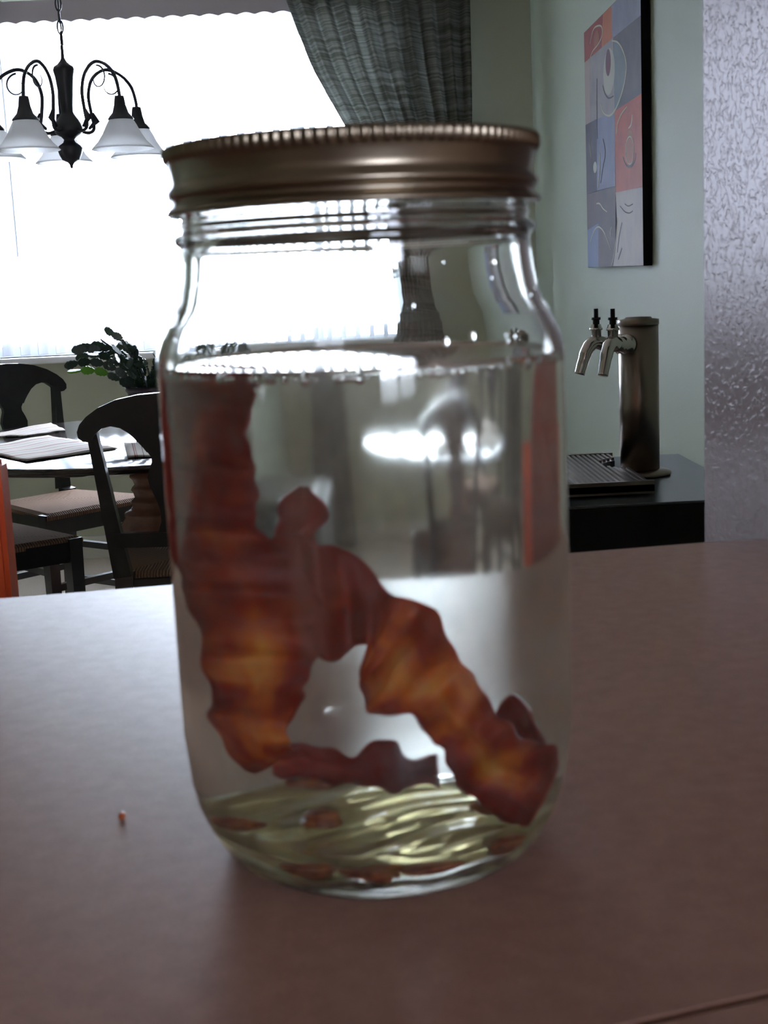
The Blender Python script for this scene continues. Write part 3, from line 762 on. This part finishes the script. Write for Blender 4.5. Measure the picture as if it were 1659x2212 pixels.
# ------------------------------------------------------------------ chairs
def seat_panel(bm, uvl, tri, dirv):
    # tri: three corner Vectors; UV.x runs along dirv (cord spacing direction)
    vs = [bm.verts.new(p) for p in tri]; f = bm.faces.new(vs)
    for lp, p in zip(f.loops, tri): lp[uvl].uv = (p.dot(dirv)*4.5, 0)
def make_chair():
    root = empty('dining_chair')
    bw = M['black_wood']
    FW, RW, FY, RY, SZ = .225, .172, .20, -.20, .49
    # crest rail
    KX = .9
    half = [(0, .957), (.06, .954), (.12, .944), (.17, .926), (.205, .905), (.226, .886), (.235, .868), (.233, .853), (.222, .845), (.208, .843), (.196, .848), (.185, .862), (.165, .876), (.14, .881), (.115, .876), (.092, .862), (.072, .842), (.058, .826), (.05, .815), (0, .815)]
    crv = lambda x, z: -.045*(1-(x/.24)**2)-.075*(z-.49)/.46
    def strip(bm, outline, t):
        # symmetric outline split in vertical slices so that the curved plate stays clean
        full = outline[:-1]+[outline[-1]] if False else outline
        pts = [(x*KX, z) for x, z in full]+[(-x*KX, z) for x, z in full[::-1] if x > 1e-6]
        a = [bm.verts.new((x, RY+crv(x, z)-t/2, z)) for x, z in pts]; b = [bm.verts.new((x, RY+crv(x, z)+t/2, z)) for x, z in pts]
        n = len(pts)
        f1 = bm.faces.new(a); f2 = bm.faces.new(b[::-1])
        for i in range(n): bm.faces.new((a[(i+1) % n], a[i], b[i], b[(i+1) % n]))
        bmesh.ops.triangulate(bm, faces=[f1, f2])
    bm = bmesh.new(); strip(bm, half, .028); obj('crest_rail', bm, bw, root)
    splat = [(0, .816), (.050, .816), (.040, .802), (.040, .790), (.050, .770), (.056, .752), (.052, .73), (.040, .70), (.030, .67), (.030, .64), (.042, .612), (0, .612)]
    bm = bmesh.new(); strip(bm, splat, .016); obj('splat', bm, bw, root)
    rl = [(0, .612), (.165, .612), (.160, .575), (0, .575)]
    bm = bmesh.new(); strip(bm, rl, .022); obj('lower_rail', bm, bw, root)
    for s in (-1, 1):
        bm = bmesh.new()
        bar(bm, (s*.138, RY+crv(.15, .60)+.02, .50), (s*.176, RY+crv(.195, .86), .862), .044, .034, .024, .026)
        obj('back_post', bm, bw, root)
        bm = bmesh.new(); bar(bm, (s*.138, RY, .505), (s*.152, RY-.06, 0), .046, .04, .028, .028); obj('rear_leg', bm, bw, root)
        bm = bmesh.new(); bar(bm, (s*(FW-.02), FY-.02, SZ+.004), (s*(FW-.02), FY-.02, 0), .042, .042, .03, .03); obj('front_leg', bm, bw, root)
        bm = bmesh.new(); bar(bm, (s*(FW-.02), FY-.03, .455), (s*(RW-.03), RY, .455), .028, .06, side=(1, 0, 0)); obj('side_rail', bm, bw, root)
        for zz in (.17, .30):
            bm = bmesh.new(); bar(bm, (s*(FW-.02), FY-.02, zz), (s*.155, RY-.02, zz), .022, .022); obj('side_stretcher', bm, bw, root)
    bm = bmesh.new(); bar(bm, (-FW+.02, FY-.02, .455), (FW-.02, FY-.02, .455), .028, .06, side=(0, 1, 0)); obj('front_rail', bm, bw, root)
    bm = bmesh.new(); bar(bm, (-RW+.03, RY, .455), (RW-.03, RY, .455), .028, .06, side=(0, 1, 0)); obj('rear_rail', bm, bw, root)
    bm = bmesh.new(); bar(bm, (-FW+.02, FY-.02, .25), (FW-.02, FY-.02, .25), .022, .022, side=(0, 1, 0)); obj('front_stretcher', bm, bw, root)
    bm = bmesh.new(); bar(bm, (-.155, RY-.02, .22), (.155, RY-.02, .22), .022, .022, side=(0, 1, 0)); obj('rear_stretcher', bm, bw, root)
    # rush seat: four panels meeting at the middle, rolled over the rails
    bm = bmesh.new(); uvl = bm.loops.layers.uv.new('UVMap')
    top = [Vector((-FW+.002, FY+.006, SZ)), Vector((FW-.002, FY+.006, SZ)), Vector((RW-.012, RY+.004, SZ)), Vector((-RW+.012, RY+.004, SZ))]
    mid = Vector((0, 0, SZ+.012))
    dirs = [Vector((1, 0, 0)), Vector((0, 1, 0)), Vector((1, 0, 0)), Vector((0, 1, 0))]
    for k in range(4):
        a, b = top[k], top[(k+1) % 4]
        N = 6
        for i in range(N):
            p, q = a.lerp(b, i/N), a.lerp(b, (i+1)/N)
            dp = Vector((0, 0, -.012)); pin = p*.93+mid*.07+Vector((0, 0, .008)); qin = q*.93+mid*.07+Vector((0, 0, .008))
            for quad in ((p+dp, q+dp, q, p), (p, q, qin, pin)):
                f = bm.faces.new([bm.verts.new(v) for v in quad])
                for lp, v in zip(f.loops, quad): lp[uvl].uv = (v.dot(dirs[k])*4.5, 0)
            seat_panel(bm, uvl, (pin, qin, mid), dirs[k])
    f = bm.faces.new([bm.verts.new(v+Vector((0, 0, -.012))) for v in top])
    bmesh.ops.remove_doubles(bm, verts=bm.verts, dist=.0005)
    obj('rush_seat', bm, M['rush'], root)
    return root
def dup(root):
    r = root.copy(); C.objects.link(r)
    for c in list(root.children):
        d = c.copy(); C.objects.link(d); d.parent = r
    return r
ch0 = make_chair()
def place(o, x, y, face, label):
    o.location = (x, y, 0); o.rotation_euler = (0, 0, math.atan2(-face[0], face[1]))
    tag(o, label, 'chair', 'black dining chairs round the table')
place(ch0, -.441, 3.50, (0, 1), 'black dining chair nearest the jar, its back turned to the counter')
c2 = dup(ch0); place(c2, -.974, 4.553, (.72, -.69), 'black dining chair at the far left of the table facing the counter')
c3 = dup(ch0); place(c3, -1.094, 3.89, (.74, .67), 'black dining chair pulled in at the near left, back out of frame')

# ------------------------------------------------------------------ potted cactus on the table
pl = empty('potted_cactus', (-.60, 4.10, .7525)); tag(pl, 'potted holiday cactus with drooping segmented stems on the dining table', 'plant')
bm = bmesh.new(); lathe(bm, [(0, 0), (.048, 0), (.052, .006), (.062, .09), (.068, .135), (.074, .140), (.074, .153), (.068, .153), (.063, .14), (0, .14)], 32); obj('pot', bm, M['pot'], pl, True)
bm = bmesh.new(); lathe(bm, [(0, .146), (.03, .147), (.063, .142), (.063, .138), (0, .138)], 24); obj('soil', bm, M['soil'], pl, True)
def seg_mesh():
    # one flattened, toothed stem segment from origin along +x, length 1
    bm = bmesh.new(); prof = [(0, .10), (.12, .20), (.25, .34), (.33, .30), (.5, .42), (.6, .36), (.75, .40), (.88, .26), (1.0, .10)]
    a = []
    for sgn in (-1, 1): a.append([bm.verts.new((x_, w_*1.05, sgn*(.05+.10*w_))) for x_, w_ in prof]+[bm.verts.new((x_, -w_*1.05, sgn*(.05+.10*w_))) for x_, w_ in prof[::-1]])
    n = len(a[0])
    h = n//2
    for s in (0, 1):
        for k in range(h-1):
            f = (a[s][k], a[s][k+1], a[s][n-2-k], a[s][n-1-k]); bm.faces.new(f if s else f[::-1])
    for k in range(n): bm.faces.new((a[0][k], a[0][(k+1) % n], a[1][(k+1) % n], a[1][k]))
    me = bpy.data.meshes.new('stem_segment'); bmesh.ops.recalc_face_normals(bm, faces=bm.faces); bm.to_mesh(me); bm.free(); return me
sg = seg_mesh(); sg.materials.append(M['leaf']); sgb = sg.copy(); sgb.materials.clear(); sgb.materials.append(M['leaf_bright'])
def stem(p0, az, el, n, L, droop, bright=False, rng=random):
    p = Vector(p0); e = el; az_ = az
    for k in range(n):
        d = Vector((math.cos(az_)*math.cos(e), math.sin(az_)*math.cos(e), math.sin(e)))
        o = bpy.data.objects.new('stem_segment', sgb if bright and k >= n-3 else sg); C.objects.link(o); o.parent = pl
        q = d.to_track_quat('X', 'Z'); roll = PI/2*rng.choice((1, 1, 0))+rng.uniform(-.6, .6)
        mw = Matrix.Translation(p) @ q.to_matrix().to_4x4() @ Matrix.Rotation(roll, 4, 'X') @ Matrix.Diagonal((L*1.08, L*.78, L*.8, 1))
        o.matrix_local = mw
        if bright and k >= n-3: o['label'] = 'bright green young stem segment'
        p = p+d*L; e -= droop*rng.uniform(.7, 1.3); az_ += rng.uniform(-.25, .25)
rg = random.Random(11)
for k in range(24):
    az = 2*PI*k/24+rg.uniform(-.2, .2)
    stem((.03*math.cos(az), .03*math.sin(az), .145), az, rg.uniform(.95, 1.5), rg.choice([4, 5, 6, 6]), rg.uniform(.036, .044), rg.uniform(.16, .36), rng=rg)
stem((-.03, 0, .15), PI, 1.25, 6, .042, .27, rng=rg)
stem((-.02, .03, .15), PI-.4, 1.35, 6, .042, .24, rng=rg)
stem((-.04, -.02, .15), PI+.1, .95, 6, .040, .22, rng=rg)
stem((-.055, -.01, .15), PI+.05, .72, 5, .040, .22, True, rng=rg)

# ------------------------------------------------------------------ painting on the right wall
PY0, PY1, PZ0, PZ1, PX = 3.741, 4.588, 1.198, 1.956, .831
pt = empty('wall_painting', (XR, (PY0+PY1)/2, PZ0)); tag(pt, 'square canvas painting of colour blocks and fruit outlines on the green wall', 'painting')
def pp(o): o.matrix_parent_inverse = Matrix.Translation(-pt.location); return o
bm = bmesh.new(); box(bm, PX, XR-.003, PY0, PY1, PZ0, PZ1); pp(obj('stretched_canvas', bm, M['canvas_edge'], pt))
def paint(name, rgb, rgb2=None, scale=14):
    rgb = tuple(c*.86 for c in rgb); rgb2 = rgb2 and tuple(c*.86 for c in rgb2)
    return mat(name, rgb, .7, noise=(scale, 1, rgb2 or rgb))
PAL = dict(red=paint('paint_red', (138, 50, 40), (160, 66, 40)), amber=paint('paint_amber', (196, 112, 50), (184, 92, 44)), lilac=paint('paint_lilac', (138, 136, 152), (126, 124, 142)), char=paint('paint_charcoal', (86, 80, 88), (98, 90, 94)),
    cream=paint('paint_cream', (160, 152, 146), (148, 140, 142)), pink=paint('paint_blush', (178, 156, 146)), brown=paint('paint_brown', (78, 64, 74), (66, 60, 80)), blue=paint('paint_blue', (122, 126, 156), (136, 140, 164)), orange=paint('paint_orange', (190, 84, 54), (172, 72, 50)),
    plum=paint('paint_plum', (88, 76, 84), (104, 84, 84)), sky=paint('paint_sky', (110, 124, 160), (122, 134, 168)), bone=paint('paint_bone', (196, 184, 172), (184, 174, 172)), teal=paint('paint_teal', (104, 116, 122), (118, 128, 130)), sand=paint('paint_sand', (186, 182, 164)), wine=paint('paint_wine', (112, 50, 62), (90, 56, 80)), line=paint('paint_line', (200, 190, 162)), dline=paint('paint_dark_line', (74, 62, 74)), rust=paint('paint_rust', (166, 92, 60)))
lay = [0]
def patch(pts, key):
    lay[0] += 1; t = .0003+.00003*lay[0]
    bm = bmesh.new()
    cl_ = [(min(max(y, PY0+.001), PY1-.001), min(max(z, PZ0+.001), PZ1-.001)) for y, z in pts]
    a = [bm.verts.new((PX, y, z)) for y, z in cl_]; b = [bm.verts.new((PX-t, y, z)) for y, z in cl_]
    n = len(cl_); f1 = bm.faces.new(b); f2 = bm.faces.new(a[::-1])
    for i in range(n): bm.faces.new((a[i], a[(i+1) % n], b[(i+1) % n], b[i]))
    pp(obj('colour_block', bm, PAL[key], pt))
def stroke(pts, key, wd=.0045):
    lay[0] += 1
    pts = spline(pts, 5); bm = bmesh.new(); n = len(pts); L = []; t = .0004+.00003*lay[0]
    for i in range(n):
        a = pts[max(i-1, 0)]; b = pts[min(i+1, n-1)]; dy, dz = b[0]-a[0], b[1]-a[1]; l = math.hypot(dy, dz) or 1
        nx, nz = -dz/l*wd*.85, dy/l*wd*.55
        ww = .55+.45*math.sin(PI*min(1, max(0, (i+1)/(n+1))))
        L.append([bm.verts.new((x_, pts[i][0]+s*nx*ww, pts[i][1]+s*nz*ww)) for x_ in (PX, PX-t) for s in (-1, 1)])
    for u, v in zip(L, L[1:]):
        bm.faces.new((u[2], u[3], v[3], v[2])); bm.faces.new((u[0], u[2], v[2], v[0])); bm.faces.new((u[3], u[1], v[1], v[3])); bm.faces.new((u[1], u[0], v[0], v[1]))
    pp(obj('brush_line', bm, PAL[key], pt))
patch([(4.588, 1.956), (4.129, 1.956), (4.129, 1.862), (4.588, 1.862)], 'red')
patch([(4.26, 1.956), (4.129, 1.956), (4.129, 1.862), (4.29, 1.862)], 'amber')
patch([(4.129, 1.956), (3.741, 1.956), (3.741, 1.857), (4.129, 1.862)], 'lilac')
patch([(4.129, 1.862), (3.741, 1.857), (3.741, 1.655), (4.104, 1.648)], 'char')
patch([(4.588, 1.862), (4.112, 1.862), (4.104, 1.646), (4.588, 1.664)], 'cream')
patch([(4.588, 1.862), (4.50, 1.862), (4.503, 1.664), (4.588, 1.664)], 'pink')
patch([(4.588, 1.664), (4.39, 1.661), (4.402, 1.44), (4.588, 1.439)], 'brown')
patch([(4.39, 1.661), (4.104, 1.647), (4.11, 1.436), (4.402, 1.44)], 'blue')
patch([(4.104, 1.652), (3.741, 1.656), (3.741, 1.41), (4.107, 1.417)], 'orange')
patch([(4.588, 1.439), (4.107, 1.436), (4.123, 1.198), (4.588, 1.198)], 'plum')
patch([(4.588, 1.322), (4.388, 1.337), (4.40, 1.198), (4.588, 1.198)], 'sky')
patch([(4.107, 1.417), (3.741, 1.41), (3.741, 1.198), (4.158, 1.198), (4.12, 1.25), (4.09, 1.33)], 'bone')
patch([(4.103, 1.852), (4.043, 1.837), (3.98, 1.804), (3.938, 1.766), (3.94, 1.728), (3.981, 1.695), (4.035, 1.667), (4.104, 1.648)], 'teal')
def ellipse(cy, cz, ry, rz, n=20): return [(cy+ry*math.cos(2*PI*k/n), cz+rz*math.sin(2*PI*k/n)) for k in range(n)]
patch(ellipse(4.180, 1.775, .088, .067), 'sand')
patch(ellipse(4.190, 1.803, .040, .039), 'wine')
patch(ellipse(4.37, 1.90, .045, .026), 'rust')
patch(ellipse(3.895, 1.525, .055, .055), 'rust')
patch(ellipse(4.43, 1.515, .03, .018), 'sand')
stroke([(4.13, 1.856), (4.043, 1.837), (3.974, 1.803), (3.932, 1.761), (3.947, 1.723), (3.994, 1.691), (4.069, 1.661), (4.146, 1.648), (4.209, 1.651), (4.281, 1.67), (4.317, 1.698)], 'line', .006)
stroke([(4.282, 1.749), (4.248, 1.721), (4.191, 1.70), (4.114, 1.697)], 'dline')
stroke([(4.479, 1.904), (4.436, 1.932), (4.38, 1.939), (4.29, 1.925), (4.277, 1.898), (4.339, 1.881), (4.433, 1.875), (4.483, 1.862)], 'line')
stroke([(3.927, 1.644), (4.011, 1.631), (4.066, 1.608), (4.075, 1.583)], 'line')
stroke([(3.842, 1.516), (3.854, 1.494), (3.882, 1.483), (3.916, 1.486), (3.944, 1.502), (3.953, 1.525), (3.941, 1.547), (3.912, 1.558), (3.878, 1.555), (3.851, 1.538), (3.842, 1.516)], 'line', .0035)
stroke([(3.819, 1.507), (3.829, 1.491), (3.855, 1.48), (3.892, 1.476), (3.933, 1.48), (3.968, 1.493), (3.989, 1.51)], 'char')
stroke([(3.861, 1.614), (3.874, 1.59), (3.912, 1.582)], 'line')
stroke([(4.532, 1.283), (4.47, 1.314), (4.388, 1.326), (4.304, 1.309), (4.239, 1.278), (4.19, 1.249)], 'line')
stroke([(4.414, 1.40), (4.359, 1.397), (4.306, 1.38), (4.24, 1.366)], 'line')
stroke([(4.171, 1.318), (4.193, 1.302), (4.18, 1.288)], 'line')
stroke([(3.976, 1.377), (3.925, 1.368), (3.862, 1.371)], 'dline', .003)
stroke([(4.042, 1.374), (3.977, 1.355), (3.913, 1.348), (3.864, 1.352)], 'dline', .003)
stroke([(4.018, 1.326), (4.061, 1.287), (4.092, 1.24)], 'teal', .005)
stroke([(4.023, 1.253), (4.08, 1.22)], 'teal', .006)
stroke([(4.078, 1.342), (4.11, 1.275), (4.157, 1.221), (4.187, 1.2)], 'line')
stroke([(4.491, 1.61), (4.51, 1.59), (4.489, 1.547)], 'line')
stroke([(4.288, 1.59), (4.255, 1.545), (4.295, 1.507), (4.337, 1.46)], 'brown', .003)
stroke([(4.345, 1.553), (4.349, 1.511), (4.377, 1.449)], 'line', .006)
stroke([(4.371, 1.782), (4.382, 1.656), (4.38, 1.599)], 'dline', .003)

# ------------------------------------------------------------------ keg cooler, drip tray, beer tower
KGX0, KGX1, KGY0, KGY1, KGZ = .18, .703, 2.262, 2.84, .80
kg = empty('keg_cooler', ((KGX0+KGX1)/2, (KGY0+KGY1)/2, 0)); tag(kg, 'black keg cooler against the green wall, carrying the beer tower', 'refrigerator')
def kp(o): o.matrix_parent_inverse = Matrix.Translation(-kg.location); return o
bm = bmesh.new(); box(bm, KGX0+.05, KGX1, KGY0+.003, KGY1-.003, .05, KGZ-.005, .002); kp(obj('cabinet', bm, M['keg_black'], kg))
bm = bmesh.new(); box(bm, KGX0+.045, KGX1, KGY0, KGY1, KGZ-.005, KGZ, .002); kp(obj('cooler_top', bm, M['keg_top'], kg))
bm = bmesh.new(); box(bm, KGX0, KGX0+.045, KGY0, KGY1, .07, KGZ-.005, .008); kp(obj('door', bm, M['keg_black'], kg))
bm = bmesh.new(); box(bm, KGX0-.03, KGX0-.002, KGY0+.05, KGY0+.08, .45, .65, .006); kp(obj('door_handle', bm, M['steel'], kg))
for sx in (KGX0+.08, KGX1-.05):
    for sy in (KGY0+.05, KGY1-.05):
        bm = bmesh.new(); lathe(bm, [(0, 0), (.02, 0), (.02, .05), (0, .05)], 12, center=(sx, sy, 0)); kp(obj('foot', bm, M['black_plastic'], kg))

TWX, TWY = .562, 2.58
dt = empty('drip_tray', (.40, 2.53, KGZ)); tag(dt, 'black slotted drip tray in front of the beer tower', 'drip tray')
def dp_(o): o.matrix_parent_inverse = Matrix.Translation(-dt.location); return o
# rim with a round cut-out for the tower; x0..x1, y0..y1, top at .826
tx0, tx1, ty0, ty1, tz = .235, .534, 2.335, 2.72, .826
arc = []
RC = .074
for k in range(13):
    a = PI-1.05+2.1*k/12
    arc.append((TWX+RC*math.cos(a), TWY+RC*math.sin(a)))
yA, yB = arc[0][1], arc[-1][1]
outl = [(tx0, ty0), (tx1, ty0)]+sorted([p for p in arc], key=lambda p: p[1])+[(tx1, ty1), (tx0, ty1)]
outl = [p if p[0] <= tx1 else (tx1, p[1]) for p in outl]
bm = bmesh.new(); prism(bm, outl, KGZ+.008, KGZ+.020); dp_(obj('tray', bm, M['black_plastic'], dt))
ns = 28; ya, yb = ty0+.011, ty1-.011
for k in range(ns):
    x0 = tx0+.010+(tx1-tx0-.014)*k/ns; x1 = x0+(tx1-tx0-.014)/ns*.52; xm = (x0+x1)/2
    runs = [(ya, yb)]
    if abs(xm-TWX) < RC+.006:
        hh = math.sqrt((RC+.006)**2-(xm-TWX)**2); runs = [(ya, TWY-hh), (TWY+hh, yb)]
    for y0, y1 in runs:
        if y1-y0 > .004:
            bm = bmesh.new(); box(bm, x0, x1, y0, y1, KGZ+.0195, tz); dp_(obj('slat', bm, M['steel'], dt))
bm = bmesh.new()
box(bm, tx0, tx1, ty0, ty0+.010, KGZ+.004, tz+.001); box(bm, tx0, tx1, ty1-.010, ty1, KGZ+.004, tz+.001); box(bm, tx0, tx0+.008, ty0+.01, ty1-.01, KGZ+.004, tz+.001)
dp_(obj('rim', bm, M['steel'], dt))
for sx in (tx0+.03, tx1-.03):
    for sy in (ty0+.03, ty1-.03):
        bm = bmesh.new(); lathe(bm, [(0, 0), (.009, 0), (.009, .009), (0, .009)], 10, center=(sx, sy, KGZ)); dp_(obj('foot', bm, M['black_plastic'], dt))

tw_ = empty('beer_tower', (TWX, TWY, KGZ)); tag(tw_, 'shiny steel beer tower with two taps on the black cooler', 'beer tower')
bm = bmesh.new(); lathe(bm, [(0, 0), (.058, 0), (.060, .004), (.058, .008), (.044, .012), (.0385, .013), (0, .013)], 48); obj('flange', bm, M['steel'], tw_, True)
bm = bmesh.new(); lathe(bm, [(.030, .012), (.0378, .012), (.0378, .292), (.030, .292)], 64); obj('column', bm, M['steel'], tw_, True)
bm = bmesh.new(); lathe(bm, [(0, .290), (.0388, .290), (.0392, .296), (.0388, .3005), (.026, .302), (.024, .305), (0, .306)], 48); obj('cap', bm, M['steel'], tw_, True)
for i, (dx, dy) in enumerate(((-.70, -.71), (-.96, -.24))):
    l = math.hypot(dx, dy); dx /= l; dy /= l
    q = lambda r, z: (dx*r, dy*r, z)
    bm = bmesh.new(); tube(bm, [q(.034, .256), q(.044, .256), q(.045, .256), q(.062, .257), q(.078, .258)], [.019, .019, .0155, .0145, .0135], 20)
    fc = obj('faucet', bm, M['chrome'], tw_, True)
    bm = bmesh.new(); tube(bm, spline([q(.074, .258), q(.092, .262), q(.106, .250), q(.116, .226), q(.124, .203)], 4), [.0135]*5+[.013]*3+[.012]*3+[.0108]*3+[.010]*3, 16); obj('spout', bm, M['chrome'], fc, True)
    bm = bmesh.new(); tube(bm, [q(.088, .262), q(.088, .285), q(.088, .2851), q(.088, .289), q(.088, .2891), q(.088, .296)], [.009, .010, .0125, .0125, .011, .009], 16); obj('collar', bm, M['chrome'], fc, True)
    bm = bmesh.new(); tube(bm, [q(.088, .296), q(.088, .304), q(.088, .3041), q(.088, .309), q(.088, .3091), q(.088, .325)], [.0065, .0065, .009, .009, .0045, .0045], 12); obj('tap_lever', bm, M['black_plastic'], fc, True)

# ------------------------------------------------------------------ bar stool at the far left of the counter
bs = empty('bar_stool', (-.50, .93, 0)); tag(bs, 'orange stained wooden bar stool with arched back behind the counter at the left edge', 'stool')
for s in (-1, 1):
    bm = bmesh.new(); bar(bm, (s*.195, .17, 1.072), (s*.195, .165, .72), .040, .03, .040, .034); bmesh.ops.bevel(bm, geom=[e for e in bm.edges], offset=.004, segments=2, affect='EDGES'); obj('back_post', bm, M['orange_wood'], bs)
    bm = bmesh.new(); bar(bm, (s*.195, .165, .72), (s*.21, .19, 0), .04, .034, .03, .03); obj('rear_leg', bm, M['orange_wood'], bs)
    bm = bmesh.new(); bar(bm, (s*.18, -.15, .70), (s*.20, -.18, 0), .036, .036, .03, .03); obj('front_leg', bm, M['orange_wood'], bs)
    bm = bmesh.new(); bar(bm, (s*.197, -.17, .25), (s*.205, .18, .25), .022, .03); obj('side_stretcher', bm, M['orange_wood'], bs)
n_ = 16
ol = [(-.215+.43*k/n_, 1.045+.135*math.sin(PI*k/n_)**.8 if 0 < k < n_ else 1.045) for k in range(n_+1)]
bm = bmesh.new(); plate(bm, [(-.176, 1.0), (.176, 1.0)]+[(x, z) for x, z in ol[::-1] if abs(x) < .176], .158, .182); obj('arched_crest', bm, M['stool_back'], bs)
bm = bmesh.new(); plate(bm, [(-.176, .80), (.176, .80), (.176, .998), (-.176, .998)], .163, .177); obj('back_panel', bm, M['stool_back'], bs)
bm = bmesh.new(); bar(bm, (-.195, -.165, .30), (.195, -.165, .30), .022, .03, side=(0, 1, 0)); obj('foot_rest', bm, M['orange_wood'], bs)
bm = bmesh.new(); box(bm, -.21, .21, -.19, .16, .70, .735, .012); obj('seat', bm, M['orange_wood'], bs)
